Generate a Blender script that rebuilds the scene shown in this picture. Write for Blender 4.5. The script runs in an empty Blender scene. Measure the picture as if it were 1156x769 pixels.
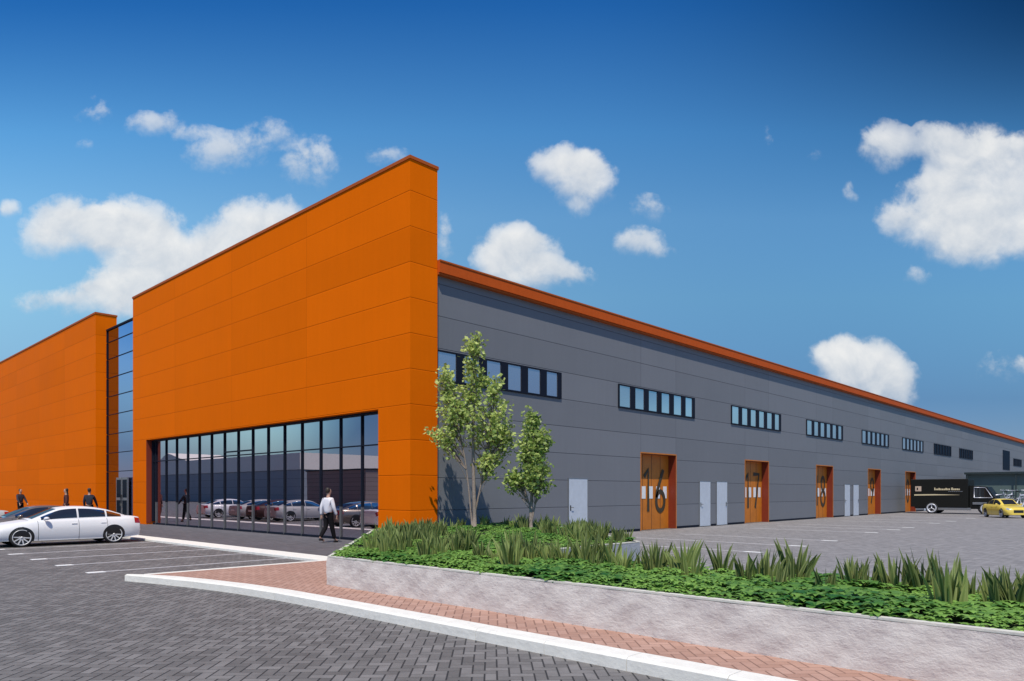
import bpy, math, random
from mathutils import Vector, Matrix
random.seed(7)
R_ = math.radians
sc = bpy.context.scene
col = sc.collection

# ------------------------------------------------------------------ node helper
class X:
    """a float socket with arithmetic"""
    def __init__(s, nt, v): s.nt, s.v = nt, v
    def _m(s, op, *a, clamp=False):
        n = s.nt.nodes.new('ShaderNodeMath'); n.operation = op; n.use_clamp = clamp
        for i, q in enumerate((s,) + a):
            q = q.v if isinstance(q, X) else q
            if isinstance(q, (int, float)): n.inputs[i].default_value = q
            else: s.nt.links.new(q, n.inputs[i])
        return X(s.nt, n.outputs[0])
    def __add__(s, o): return s._m('ADD', o)
    __radd__ = __add__
    def __sub__(s, o): return s._m('SUBTRACT', o)
    def __rsub__(s, o): return X(s.nt, o)._m('SUBTRACT', s)
    def __mul__(s, o): return s._m('MULTIPLY', o)
    __rmul__ = __mul__
    def __truediv__(s, o): return s._m('DIVIDE', o)
    def floor(s): return s._m('FLOOR')
    def fract(s): return s._m('FRACT')
    def abs(s): return s._m('ABSOLUTE')
    def lt(s, o): return s._m('LESS_THAN', o)
    def gt(s, o): return s._m('GREATER_THAN', o)
    def min(s, o): return s._m('MINIMUM', o)
    def max(s, o): return s._m('MAXIMUM', o)
    def mod(s, o): return s._m('FLOORED_MODULO', o)
    def clamp(s): return s._m('ADD', 0.0, clamp=True)
    def smooth(s, a, b):
        n = s.nt.nodes.new('ShaderNodeMapRange'); n.interpolation_type = 'SMOOTHSTEP'
        s.nt.links.new(s.v, n.inputs[0]); n.inputs[1].default_value = a; n.inputs[2].default_value = b
        return X(s.nt, n.outputs[0])

def new_mat(name):
    m = bpy.data.materials.new(name); m.use_nodes = True
    nt = m.node_tree; return m, nt, nt.nodes['Principled BSDF']
def world_xyz(nt, kind='Object'):
    if kind == 'World':
        g = nt.nodes.new('ShaderNodeNewGeometry').outputs['Position']
    else: g = nt.nodes.new('ShaderNodeTexCoord').outputs['Object']
    s = nt.nodes.new('ShaderNodeSeparateXYZ'); nt.links.new(g, s.inputs[0])
    return X(nt, s.outputs[0]), X(nt, s.outputs[1]), X(nt, s.outputs[2]), g
def combine(nt, a, b, c=0):
    n = nt.nodes.new('ShaderNodeCombineXYZ')
    for i, q in enumerate((a, b, c)):
        q = q.v if isinstance(q, X) else q
        if isinstance(q, (int, float)): n.inputs[i].default_value = q
        else: nt.links.new(q, n.inputs[i])
    return n.outputs[0]
def noise(nt, vec, scale, detail=3, rough=.5, dist=0):
    n = nt.nodes.new('ShaderNodeTexNoise'); n.inputs['Scale'].default_value = scale
    n.inputs['Detail'].default_value = detail; n.inputs['Roughness'].default_value = rough
    n.inputs['Distortion'].default_value = dist
    nt.links.new(vec, n.inputs['Vector']); return X(nt, n.outputs['Fac'])
def wnoise(nt, vec):
    n = nt.nodes.new('ShaderNodeTexWhiteNoise'); n.noise_dimensions = '3D'
    nt.links.new(vec, n.inputs['Vector']); return X(nt, n.outputs['Value'])
def mixc(nt, f, a, b, mode='MIX'):
    n = nt.nodes.new('ShaderNodeMix'); n.data_type = 'RGBA'; n.blend_type = mode
    f = f.v if isinstance(f, X) else f
    if isinstance(f, (int, float)): n.inputs[0].default_value = f
    else: nt.links.new(f, n.inputs[0])
    for i, q in ((6, a), (7, b)):
        if isinstance(q, tuple): n.inputs[i].default_value = q + (1,) if len(q) == 3 else q
        else: nt.links.new(q.v if isinstance(q, X) else q, n.inputs[i])
    return n.outputs[2]
def bump(nt, b, h, strength, dist):
    n = nt.nodes.new('ShaderNodeBump'); n.inputs['Strength'].default_value = strength
    n.inputs['Distance'].default_value = dist
    nt.links.new(h.v if isinstance(h, X) else h, n.inputs['Height']); nt.links.new(n.outputs[0], b.inputs['Normal'])

def plain(name, c, rough=.6, metal=0, var=.12, scale=6, spec=.5, coat=0):
    m, nt, b = new_mat(name)
    x, y, z, v = world_xyz(nt)
    f = noise(nt, v, scale, 4)
    d = tuple(k * (1 - var) for k in c); e = tuple(min(1, k * (1 + var)) for k in c)
    nt.links.new(mixc(nt, f, d, e), b.inputs['Base Color'])
    b.inputs['Roughness'].default_value = rough; b.inputs['Metallic'].default_value = metal
    b.inputs['Specular IOR Level'].default_value = spec; b.inputs['Coat Weight'].default_value = coat
    b.inputs['Coat Roughness'].default_value = .05
    return m

def cladding(name, c, line, z0, pitch, joints, jaxis, rough=.42, rib=0.0):
    """flat composite panels: horizontal joints every pitch, given vertical joints, slight panel tone change"""
    m, nt, b = new_mat(name)
    x, y, z, v = world_xyz(nt, 'World')
    q = (z - z0) / pitch
    fz = q.fract(); dz = fz.min(1 - fz) * pitch
    row = q.floor()
    mask = dz.lt(.014)
    h = x if jaxis == 'x' else y
    cell = row * 3.1
    for j in joints:
        mask = mask.max((h - j).abs().lt(.010)); cell = cell + h.gt(j) * 1.7
    tone = wnoise(nt, combine(nt, cell, 2.5, .3))
    n1 = noise(nt, v, .35, 3); n2 = noise(nt, v, 9, 5, .6)
    # faint vertical weather streaks below the joints
    st = noise(nt, combine(nt, x * 5, y * 5, z * .35), 1.0, 4, .6)
    f = (tone * .10 + n1 * .12 + n2 * .05 + st * .08 + .80)
    cc = nt.nodes.new('ShaderNodeVectorMath'); cc.operation = 'SCALE'; cc.inputs[0].default_value = c
    nt.links.new(f.v, cc.inputs['Scale'])
    nt.links.new(mixc(nt, mask, cc.outputs[0], line), b.inputs['Base Color'])
    rr = n1 * .15 + (rough - .07)
    nt.links.new(rr.v, b.inputs['Roughness']); b.inputs['Specular IOR Level'].default_value = .12
    if c[2] < .05: b.inputs['IOR'].default_value = 1.06
    hgt = dz.smooth(0, .02)
    if rib: hgt = hgt + ((z / .1).fract()).smooth(.0, .12) * rib
    oil = noise(nt, v, .9, 2)
    bump(nt, b, hgt * .012 + oil * .012, .6, 1.0)
    return m

def pavers(name, c1, c2, joint, w, ang, rough=.75, dark=.45):
    m, nt, b = new_mat(name)
    x, y, z, v = world_xyz(nt, 'World')
    ca, sa = math.cos(ang) / w, math.sin(ang) / w
    px = x * ca + y * sa; py = y * ca - x * sa
    i = px.floor(); j = py.floor(); fx = px - i; fy = py - j
    k = (i - j).mod(4.0)
    m1 = (k - 1).abs().lt(.5); m2 = (k - 2).abs().lt(.5); hor = k.lt(1.5)
    L = hor * (fx + m1) + (1 - hor) * (fy + m2)
    W = hor * fy + (1 - hor) * fx
    d = L.min(2 - L).min(W).min(1 - W)
    dA = hor * L.min(2 - L) + (1 - hor) * W.min(1 - W)
    ident = combine(nt, i - m1 * hor, j - m2 * (1 - hor), hor)
    t = wnoise(nt, ident)
    big = noise(nt, v, .45, 4, .6); fine = noise(nt, v, 60, 4, .7); mid = noise(nt, v, 3.2, 5, .65)
    base = mixc(nt, (t * .75 + fine * .25 + big * .35 - .18).clamp(), c1, c2)
    base = mixc(nt, (1 - d.smooth(.02, .07)) * .45, base, joint)
    base = mixc(nt, (1 - dA.smooth(.03, .11)) * .9, base, joint)
    stain = mid.smooth(.42, .62) * .22
    base = mixc(nt, stain, base, tuple(q * dark for q in c1))
    nt.links.new(base, b.inputs['Base Color'])
    nt.links.new((fine * .2 + (rough - .1)).v, b.inputs['Roughness'])
    b.inputs['Specular IOR Level'].default_value = .35
    bump(nt, b, d.smooth(.0, .10) * .006 + fine * .0015 + t * .0018, .9, 1.0)
    return m

def stone(name, c1, c2, c3, scale=5, bs=.02, rough=.9):
    m, nt, b = new_mat(name)
    x, y, z, v = world_xyz(nt, 'World')
    a = noise(nt, v, scale, 7, .66, .1); e = noise(nt, combine(nt, x, y * 1.0, z * 2.0), scale * 2.2, 6, .65, .15); g = noise(nt, v, scale * 22, 3, .6)
    base = mixc(nt, a.smooth(.36, .64), c1, c2)
    base = mixc(nt, e.smooth(.52, .70) * .8, base, c3)
    base = mixc(nt, g * .35, base, tuple(q * .6 for q in c1))
    nt.links.new(base, b.inputs['Base Color']); b.inputs['Roughness'].default_value = rough
    bump(nt, b, a * bs + e * bs * 1.2 + g * bs * .12, .8, 1.0)
    return m

def mirror_glass(name, tint, dark, fac, rough=.015, wave=.0):
    m = bpy.data.materials.new(name); m.use_nodes = True; nt = m.node_tree; nt.nodes.clear()
    o = nt.nodes.new('ShaderNodeOutputMaterial'); mx = nt.nodes.new('ShaderNodeMixShader')
    g = nt.nodes.new('ShaderNodeBsdfGlossy'); g.inputs['Color'].default_value = tint + (1,); g.inputs['Roughness'].default_value = rough
    d = nt.nodes.new('ShaderNodeBsdfDiffuse'); d.inputs['Color'].default_value = dark + (1,)
    lw = nt.nodes.new('ShaderNodeLayerWeight'); lw.inputs[0].default_value = .35
    f = (X(nt, lw.outputs['Fresnel']) * .8 + fac).clamp()
    nt.links.new(f.v, mx.inputs[0]); nt.links.new(d.outputs[0], mx.inputs[1]); nt.links.new(g.outputs[0], mx.inputs[2])
    nt.links.new(mx.outputs[0], o.inputs[0])
    if wave:
        x, y, z, v = world_xyz(nt, 'World'); n = noise(nt, v, .7, 2)
        bn = nt.nodes.new('ShaderNodeBump'); bn.inputs['Strength'].default_value = 1; bn.inputs['Distance'].default_value = wave
        nt.links.new(n.v, bn.inputs['Height']); nt.links.new(bn.outputs[0], g.inputs['Normal'])
    return m

def leaf_mat(name, a, b_, attr=None, edge=None, trans=.35, rough=.45, objvar=.25):
    m, nt, b = new_mat(name)
    at = nt.nodes.new('ShaderNodeAttribute'); at.attribute_name = 'tone'
    oi = nt.nodes.new('ShaderNodeObjectInfo')
    f = (X(nt, at.outputs['Fac']) + (X(nt, oi.outputs['Random']) - .5) * objvar).clamp()
    c = mixc(nt, f, a, b_)
    if edge:
        e = nt.nodes.new('ShaderNodeAttribute'); e.attribute_name = 'edge'
        c = mixc(nt, X(nt, e.outputs['Fac']), c, edge)
    nt.links.new(c, b.inputs['Base Color']); b.inputs['Roughness'].default_value = rough
    b.inputs['Specular IOR Level'].default_value = .3
    t = nt.nodes.new('ShaderNodeBsdfTranslucent'); nt.links.new(c, t.inputs[0])
    mx = nt.nodes.new('ShaderNodeMixShader'); mx.inputs[0].default_value = trans
    o = nt.nodes['Material Output']
    nt.links.new(b.outputs[0], mx.inputs[1]); nt.links.new(t.outputs[0], mx.inputs[2]); nt.links.new(mx.outputs[0], o.inputs[0])
    return m

# ------------------------------------------------------------------ mesh helper
class MB:
    def __init__(s): s.v = []; s.f = []; s.mi = []; s.sm = []; s.at = {}
    def add(s, vs, fs, mi=0, sm=False):
        o = len(s.v); s.v += [tuple(q) for q in vs]
        for f in fs: s.f.append(tuple(o + i for i in f)); s.mi.append(mi); s.sm.append(sm)
        return o
    def box(s, x0, x1, y0, y1, z0, z1, mi=0):
        vs = [(x0,y0,z0),(x1,y0,z0),(x1,y1,z0),(x0,y1,z0),(x0,y0,z1),(x1,y0,z1),(x1,y1,z1),(x0,y1,z1)]
        s.add(vs, [(0,3,2,1),(4,5,6,7),(0,1,5,4),(1,2,6,5),(2,3,7,6),(3,0,4,7)], mi)
    def bbox(s, x0, x1, y0, y1, z0, z1, b=.02, mi=0):
        """box with chamfered vertical and top edges"""
        ring = lambda i, z: [(x0+b,y0+i,z),(x1-b,y0+i,z),(x1-i,y0+b,z),(x1-i,y1-b,z),(x1-b,y1-i,z),(x0+b,y1-i,z),(x0+i,y1-b,z),(x0+i,y0+b,z)]
        r = [ring(0, z0), ring(0, z1-b), ring(b*.6, z1)]
        vs = sum(r, []); fs = []
        for k in range(2):
            for i in range(8): fs.append((k*8+i, k*8+(i+1)%8, (k+1)*8+(i+1)%8, (k+1)*8+i))
        fs += [tuple(range(16, 24)), tuple(range(7, -1, -1))]
        s.add(vs, fs, mi)
    def prism(s, poly, z0, z1, mi=0):
        n = len(poly); vs = [(x, y, z0) for x, y in poly] + [(x, y, z1) for x, y in poly]
        fs = [(i, (i+1) % n, n+(i+1) % n, n+i) for i in range(n)] + [tuple(range(n, 2*n)), tuple(range(n-1, -1, -1))]
        s.add(vs, fs, mi)
    def tube(s, pts, rad, n=8, mi=0, cap=True, sm=True):
        pts = [Vector(p) for p in pts]
        if isinstance(rad, (int, float)): rad = [rad] * len(pts)
        rings = []; up = None
        for i, p in enumerate(pts):
            t = (pts[min(i+1, len(pts)-1)] - pts[max(i-1, 0)]).normalized()
            if up is None:
                up = Vector((0,0,1)) if abs(t.z) < .9 else Vector((1,0,0))
            a = t.cross(up).normalized(); up = a.cross(t).normalized()
            rings.append([p + rad[i]*(math.cos(2*math.pi*k/n)*a + math.sin(2*math.pi*k/n)*up) for k in range(n)])
        vs = sum(rings, []); fs = []
        for i in range(len(pts)-1):
            for k in range(n): fs.append((i*n+k, i*n+(k+1)%n, (i+1)*n+(k+1)%n, (i+1)*n+k))
        if cap: fs += [tuple(range(n)), tuple(range(len(vs)-1, len(vs)-n-1, -1))]
        s.add(vs, fs, mi, sm)
    def lathe(s, prof, c, axis='y', n=28, mi=0, sm=True):
        """prof: (radius, along)"""
        vs = []
        for r, a in prof:
            for k in range(n):
                t = 2*math.pi*k/n; p, q = r*math.cos(t), r*math.sin(t)
                vs.append((c[0]+p, c[1]+a, c[2]+q) if axis == 'y' else ((c[0]+p, c[1]+q, c[2]+a) if axis == 'z' else (c[0]+a, c[1]+p, c[2]+q)))
        fs = []
        for i in range(len(prof)-1):
            for k in range(n): fs.append((i*n+k, i*n+(k+1)%n, (i+1)*n+(k+1)%n, (i+1)*n+k))
        s.add(vs, fs, mi, sm)
    def grid(s, fn, nu, nv, mi=0, sm=True, flip=False):
        vs = [fn(i/nu, j/nv) for i in range(nu+1) for j in range(nv+1)]
        fs = []
        for i in range(nu):
            for j in range(nv):
                q = (i*(nv+1)+j, (i+1)*(nv+1)+j, (i+1)*(nv+1)+j+1, i*(nv+1)+j+1)
                fs.append(q[::-1] if flip else q)
        s.add(vs, fs, mi, sm)
    def mesh(s, name, mats):
        me = bpy.data.meshes.new(name); me.from_pydata(s.v, [], s.f)
        for m in (mats if isinstance(mats, (list, tuple)) else [mats]): me.materials.append(m)
        me.polygons.foreach_set('material_index', s.mi); me.polygons.foreach_set('use_smooth', s.sm)
        for k, vals in s.at.items():
            a = me.attributes.new(k, 'FLOAT', 'POINT'); a.data.foreach_set('value', vals)
        me.update(); return me
    def build(s, name, mats, parent=None):
        o = bpy.data.objects.new(name, s.mesh(name, mats)); col.objects.link(o)
        if parent: o.parent = parent
        return o

def empty(name, loc=(0,0,0), rz=0, scale=1):
    o = bpy.data.objects.new(name, None); col.objects.link(o); o.location = loc; o.rotation_euler = (0,0,rz); o.scale = (scale,)*3
    o.empty_display_size = .3; return o
def tag(o, label=None, cat=None, group=None, kind=None):
    for k, v in (('label', label), ('category', cat), ('group', group), ('kind', kind)):
        if v: o[k] = v
    return o
def struct(o): o['kind'] = 'structure'; return o
def copy_tree(o, parent=None):
    c = o.copy(); col.objects.link(c); c.parent = parent
    for ch in list(o.children): copy_tree(ch, c)
    return c

# ------------------------------------------------------------------ materials
JY = []          # vertical joints on the side wall
def sy(y): return -13.36 + (y + 13.36) * 1.007   # wall face stands 0.12 m behind the corner panel
def szz(z): return 1.65 + (z - 1.65) * 1.007
DOORS = [(12.25, 15.07, '16'), (21.93, 24.76, '17'), (31.64, 34.45, '18'), (41.40, 44.22, '19'), (50.6, 53.5, '20')]
for a, b, n in DOORS + [(60.6, 63.4, ''), (70.3, 73.1, ''), (80, 82.8, ''), (89.7, 92.5, '')]: JY += [sy(a), sy(b)]
M = {}
M['orange'] = cladding('orange_panel', (.80, .150, .003), (.62, .108, .003), .04, 1.053, [-17.2, -11.5, -5.78, -34.2, -40, -46, -52], 'x')
M['gray'] = cladding('grey_panel', (.182, .188, .212), (.098, .103, .120), .085, 1.0, JY, 'y', rib=.0)
M['fascia'] = plain('orange_fascia', (.50, .085, .012), .6, spec=.1)
M['coping'] = plain('orange_brown_coping', (.42, .095, .02), .6, spec=.1)
M['frame'] = plain('dark_navy_frame', (.008, .011, .022), .6, spec=.15)
M['glass_front'] = mirror_glass('curtain_glass', (.68, .64, .72), (.015, .017, .02), .74, .01, .0006)
M['glass_blue'] = mirror_glass('blue_glass', (.42, .45, .64), (.01, .012, .03), .72, .01, .0006)
M['glass_side'] = mirror_glass('pale_window_glass', (.98, .90, .94), (.20, .21, .25), .55, .03)
M['glass_dark'] = mirror_glass('dark_window_glass', (.10, .13, .18), (.01, .014, .022), .1, .03)
M['door_orange'] = plain('orange_door_board', (.52, .16, .012), .5, var=.25, scale=3)
M['reveal'] = plain('shaded_orange_reveal', (.20, .028, .010), .5)  # orange darkened in the base colour to imitate shade inside the recesses
M['line_dark'] = plain('door_joint', (.09, .035, .015), .6)
M['number'] = plain('number_paint', (.045, .035, .02), .6)
M['white_door'] = plain('pale_grey_door', (.50, .54, .62), .45)
M['metal'] = plain('brushed_metal', (.35, .35, .36), .35, .8)
M['post'] = plain('lower_mullion_metal', (.13, .13, .135), .5, .2)  # paler grey for the lower pieces of the glass front mullions
M['white_vision'] = plain('white_vision_panel', (.75, .75, .78), .3)
M['gray_pipe'] = plain('grey_pipe', (.13, .138, .165), .5)
M['roof'] = plain('roof_membrane', (.30, .30, .31), .8)
M['road'] = pavers('dark_block_paving', (.118, .110, .108), (.235, .220, .218), (.028, .027, .029), .112, R_(45))
M['yard'] = pavers('grey_block_paving', (.215, .203, .208), (.335, .315, .322), (.13, .125, .127), .13, R_(45), rough=.7)
M['walk'] = pavers('slate_paving', (.10, .095, .105), (.145, .135, .15), (.06, .06, .065), .2, 0, rough=.75)
M['red'] = pavers('red_brick_paving', (.38, .215, .165), (.50, .31, .25), (.24, .135, .105), .108, R_(45), rough=.85, dark=.75)
M['kerb'] = stone('white_kerb_concrete', (.80, .77, .72), (.87, .84, .79), (.70, .67, .63), 5, .004)
M['planter'] = stone('rough_pale_stone', (.66, .605, .58), (.73, .68, .65), (.56, .51, .49), 3.6, .014)
M['cap'] = stone('pale_coping_stone', (.64, .61, .56), (.72, .69, .63), (.55, .53, .49), 8, .004)
M['planter_in'] = stone('shaded_planter_wall', (.30, .32, .36), (.36, .38, .42), (.26, .28, .31), 3, .01)  # darker grey paints shade onto the rear and inner planter walls
M['soil'] = plain('dark_soil', (.045, .060, .025), .95, var=.4, scale=20)
M['line'] = plain('white_road_paint', (.52, .50, .52), .7, var=.25, scale=14)
M['line_b'] = plain('bright_road_paint', (.80, .79, .79), .6, var=.1)
M['tyre'] = plain('tyre_rubber', (.02, .02, .022), .8)
M['rim'] = plain('alloy_rim', (.62, .62, .64), .4, .15)
M['rim_back'] = plain('rim_backing', (.10,.10,.105), .6)  # dark grey disc behind the spokes
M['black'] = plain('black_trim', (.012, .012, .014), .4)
M['carglass'] = mirror_glass('car_glass', (.45, .5, .52), (.02, .02, .022), .10, .01)
M['lamp'] = plain('lamp_lens', (.45, .48, .52), .12, .2)
M['tail'] = plain('red_tail_lens', (.35, .012, .01), .15, coat=1)
M['car_white'] = plain('white_car_paint', (.72, .72, .75), .45, var=.02, coat=.12, spec=.25)
M['car_bronze'] = plain('bronze_car_paint', (.20, .165, .14), .3, .5, var=.03, coat=1)
M['car_silver'] = plain('silver_car_paint', (.42, .42, .43), .5, .0, var=.03, spec=.2)
M['car_dark'] = plain('dark_red_car_paint', (.06, .025, .025), .5, 0, var=.03, spec=.2)
M['car_yellow'] = plain('yellow_car_paint', (.78, .58, .09), .3, var=.04, coat=1)
M['truck_black'] = plain('black_truck_panel', (.010, .010, .009), .5, spec=.2)
M['gold'] = plain('gold_sign_paint', (.62, .52, .34), .5)
M['logo'] = plain('pale_logo_paint', (.55, .42, .34), .5)
M['silver'] = plain('silver_bike_paint', (.62, .63, .70), .35, .3)
M['teal'] = plain('grey_green_panel', (.085, .125, .125), .55, var=.2, scale=1.5)
M['teal_dark'] = plain('dark_green_steel', (.02, .032, .036), .5)
M['skin'] = plain('skin', (.45, .27, .20), .55)
M['hair'] = plain('dark_hair', (.025, .017, .012), .6)
M['shirt'] = plain('white_shirt', (.74, .72, .78), .8, var=.06)
M['trousers'] = plain('dark_trousers', (.012, .011, .013), .9, spec=.1)
M['maroon'] = plain('dark_maroon_cloth', (.075, .02, .02), .85)
M['navy'] = plain('dark_navy_cloth', (.02, .022, .04), .85)
M['pink'] = plain('pale_cloth', (.45, .35, .33), .85)
M['shoe'] = plain('black_shoe', (.015, .013, .013), .5)
M['bark'] = stone('grey_brown_bark', (.26, .20, .17), (.36, .30, .27), (.17, .13, .11), 22, .006)
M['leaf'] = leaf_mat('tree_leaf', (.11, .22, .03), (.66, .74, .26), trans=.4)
M['cover'] = leaf_mat('ground_cover_leaf', (.035, .15, .028), (.34, .56, .12), trans=.35, objvar=0)
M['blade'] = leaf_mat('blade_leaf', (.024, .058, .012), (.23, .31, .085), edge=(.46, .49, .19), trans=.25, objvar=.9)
M['beige'] = plain('beige_cladding', (.85, .78, .70), .7)
M['slate'] = cladding('slate_cladding', (.30, .33, .37), (.05, .05, .06), .0, 1.2, [], 'x')
M['brown'] = cladding('brown_cladding', (.26, .20, .19), (.05, .04, .04), .0, .45, [], 'x')

# ------------------------------------------------------------------ ground
m = MB(); m.grid(lambda a, b: (-700 + 1400*a, -700 + 1400*b, 0), 2, 2, sm=False)
struct(m.build('ground', M['road']))
m = MB(); m.add([(7.0,-4.5,.004),(120,-4.5,.004),(120,180,.004),(0,180,.004),(0,0.5,.004),(7.0,0.5,.004)], [(0,1,2,3,4,5)])
struct(m.build('parking_yard', M['yard']))
# pavement along the glass front, white kerb in front of it
m = MB(); m.box(-75, .34, -3.6, -.001, 0, .05); m.box(.34, 2.75, -3.6, -1.7, 0, .05); m.box(-20.72, -1.58, .0, .62, 0, .05); m.box(-28.32, -22.52, 0, .6, 0, .05)
struct(m.build('pavement', M['walk']))
m = MB()
x = -74.0
while x < 2.75:
    x1 = min(x + .9, 2.75); m.bbox(x + .001, x1 - .001, -4.25, -3.603, 0, .065, .012); x += .9
struct(m.build('white_kerb', M['kerb']))
outer = [(2.42,-8.62),(3.3,-8.38),(4.3,-8.16),(5.4,-7.98),(6.6,-7.88),(8.0,-7.85),(10,-7.84),(13,-7.83),(17,-7.83),(26,-7.83)]
inner = [(2.72,-8.38),(3.5,-8.08),(4.4,-7.88),(5.5,-7.70),(6.6,-7.61),(8.0,-7.585),(10,-7.575),(13,-7.57),(17,-7.57),(26,-7.57)]
m = MB(); poly = [p for p in inner] + [(26,-6.7),(6.3,-6.7),(3.4,-3.95),(2.754,-3.6)]
m.add([(a,b,.12) for a,b in poly], [tuple(range(len(poly)))])
struct(m.build('brick_pavement', M['red']))
def lerp_poly(P, n):
    out = []
    for i in range(len(P)-1):
        k = max(1, int(math.dist(P[i], P[i+1]) / n))
        out += [(P[i][0] + (P[i+1][0]-P[i][0])*j/k, P[i][1] + (P[i+1][1]-P[i][1])*j/k) for j in range(k)]
    return out + [P[-1]]
m = MB()   # kerb stones following the curved edge
for i in range(len(outer)-1):
    (ax,ay),(bx,by) = outer[i], outer[i+1]; (cx,cy),(dx,dy) = inner[i], inner[i+1]
    k = max(1, round(math.dist(outer[i], outer[i+1]) / .92))
    for j in range(k):
        t0, t1 = j/k + .0009, (j+1)/k - .0009
        L = lambda p, q, t: p + (q-p)*t
        o0 = (L(ax,bx,t0), L(ay,by,t0)); o1 = (L(ax,bx,t1), L(ay,by,t1)); i0 = (L(cx,dx,t0), L(cy,dy,t0)); i1 = (L(cx,dx,t1), L(cy,dy,t1))
        e = .12
        q0 = (o0[0]+(i0[0]-o0[0])*e, o0[1]+(i0[1]-o0[1])*e); q1 = (o1[0]+(i1[0]-o1[0])*e, o1[1]+(i1[1]-o1[1])*e)
        vs = [(*o0,0),(*o1,0),(*o0,.108),(*o1,.108),(*q0,.130),(*q1,.130),(*i0,.130),(*i1,.130),(*i0,0),(*i1,0)]
        m.add(vs, [(0,1,3,2),(2,3,5,4),(4,5,7,6),(6,7,9,8),(0,2,4,6,8),(1,9,7,5,3)])
m.bbox(2.60, 2.75, -8.36, -4.26, 0, .124, .012)
struct(m.build('brick_pavement_kerb', M['kerb']))
# parking lines, left (parallel to the bays) and right
for k, (x, y0) in enumerate([(.43,-8.68),(-1.65,-8.7),(-3.75,-8.7),(-5.9,-8.72),(-8.05,-8.7),(-10.2,-8.7),(-12.35,-8.7),(-14.5,-8.7),(-16.6,-8.7)]):
    m = MB(); m.box(x-.045, x+.045, y0+.34, -4.26, .0, .004)
    m.box(x-.11, x+.11, y0, y0+.33, .0, .005, 1)
    o = m.build('parking_line', [M['line'], M['line_b']]); struct(o)
for y, x1 in [(5.5,8.3),(8.57,8.3),(11.66,8.14),(17.8,7.6),(20.8,7.6),(23.4,7.5),(29.4,7.2),(33.0,7.2),(39.0,7.0)]:
    m = MB(); m.box(2.2, x1-.5, y-.05, y+.05, .004, .008); m.box(x1-.497, x1, y-.10, y+.10, .004, .009, 1)
    struct(m.build('parking_line', [M['line'], M['line_b']]))

# ------------------------------------------------------------------ warehouse
B = empty('warehouse_building', (-1, 1, 0)); B['label'] = 'long grey warehouse with bright orange end walls and glass front'; B['category'] = 'building'
inv = Matrix.Translation((1, -1, 0))
def part(m, name, mats, parent=None):
    o = m.build(name, mats)
    o.parent = parent or B
    if parent is None: o.data.transform(inv)
    else:
        o.data.transform(inv)
    return o
TOP = 11.51
m = MB()
m.box(-22.52, -20.72, 0, 1.06, 0, TOP); m.box(-1.58, 0, 0, 1.06, 0, TOP); m.box(-20.72, -1.58, 0, 1.06, 4.22, TOP)
fw = part(m, 'front_wall', M['orange'])
m = MB(); m.box(-60, -28.32, 0, 1.10, 0, 11.75)
lw = part(m, 'front_wall', M['orange']); lw['label'] = 'orange wall left of the glazed stair tower'
for a, b, t, d in ((-22.55, .03, TOP, 1.09), (-60.03, -28.29, 11.75, 1.13)):
    m = MB(); m.box(a, b, -.03, d, t+.003, t+.10); part(m, 'coping', M['coping'])
m = MB(); XW = -.12
# side wall built around its door openings
doors = [(sy(a), sy(b), n) for a, b, n in DOORS]
ytop = szz(3.28); prev = 1.063
for a, b, n in doors:
    m.box(XW-.5, XW, prev, a, 0, 8.75); m.box(XW-.5, XW, a, b, ytop, 8.75); prev = b
m.box(XW-.5, XW, prev, 135, 0, 8.75)
part(m, 'side_wall', M['gray'])
m = MB(); m.box(XW+.003, .10, 1.07, 135, szz(8.33), szz(8.66)); part(m, 'fascia', M['fascia'])
m = MB(); m.box(XW+.003, .05, 1.07, 135, szz(8.33)-.06, szz(8.33)-.003); m.box(-.2, .12, 1.07, 135, szz(8.66)+.003, szz(8.66)+.05)
part(m, 'gutter', M['coping'])
m = MB(); m.box(-60, -.63, 1.15, 134.5, 8.35, 8.55); part(m, 'roof', M['roof'])
m = MB(); m.box(-60, -59.7, 1.2, 134.5, 0, 8.3); m.box(-59.7, -.63, 134.2, 134.5, 0, 8.3); part(m, 'rear_wall', M['gray'])
# glass front
glz = M['glass_front']
m = MB(); m.box(-20.70, -1.60, .34, .36, .09, 4.20); cw = part(m, 'curtain_glazing', glz)
m = MB()
xs = [-2.90 - 1.2435*k for k in range(15)]
for x in xs: m.box(x-.022, x+.022, .285, .337, 1.16, 4.14); m.box(x-.018, x+.018, .285, .337, .07, 1.157, 1)
m.box(-20.715, -1.585, .25, .337, 4.14, 4.215); m.box(-20.715, -1.585, .29, .337, .05, .13)
m.box(-20.715, -20.65, .25, .337, .20, 4.14); m.box(-1.65, -1.585, .25, .337, .20, 4.14)
e = [-20.65] + xs[::-1] + [-1.65]
for i in range(len(e)-1):
    m.box(e[i]+.022 if i else e[i], e[i+1]-.022 if i < len(e)-2 else e[i+1], .30, .337, 3.14, 3.18)
m.box(xs[8]+.022, xs[7]-.022, .29, .337, 3.30, 3.35); m.box(xs[7]+.022, xs[6]-.022, .29, .337, 3.30, 3.35)
part(m, 'mullions', [M['frame'], M['post']], cw)
m = MB(); m.box(-20.717, -20.70, .003, .25, .12, 4.215); part(m, 'reveal', M['reveal'])
# dark interior shell behind the glass
m = MB(); m.box(-20.7, -1.6, .62, .66, .12, 4.2); part(m, 'inner_lining', M['black'])
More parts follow.
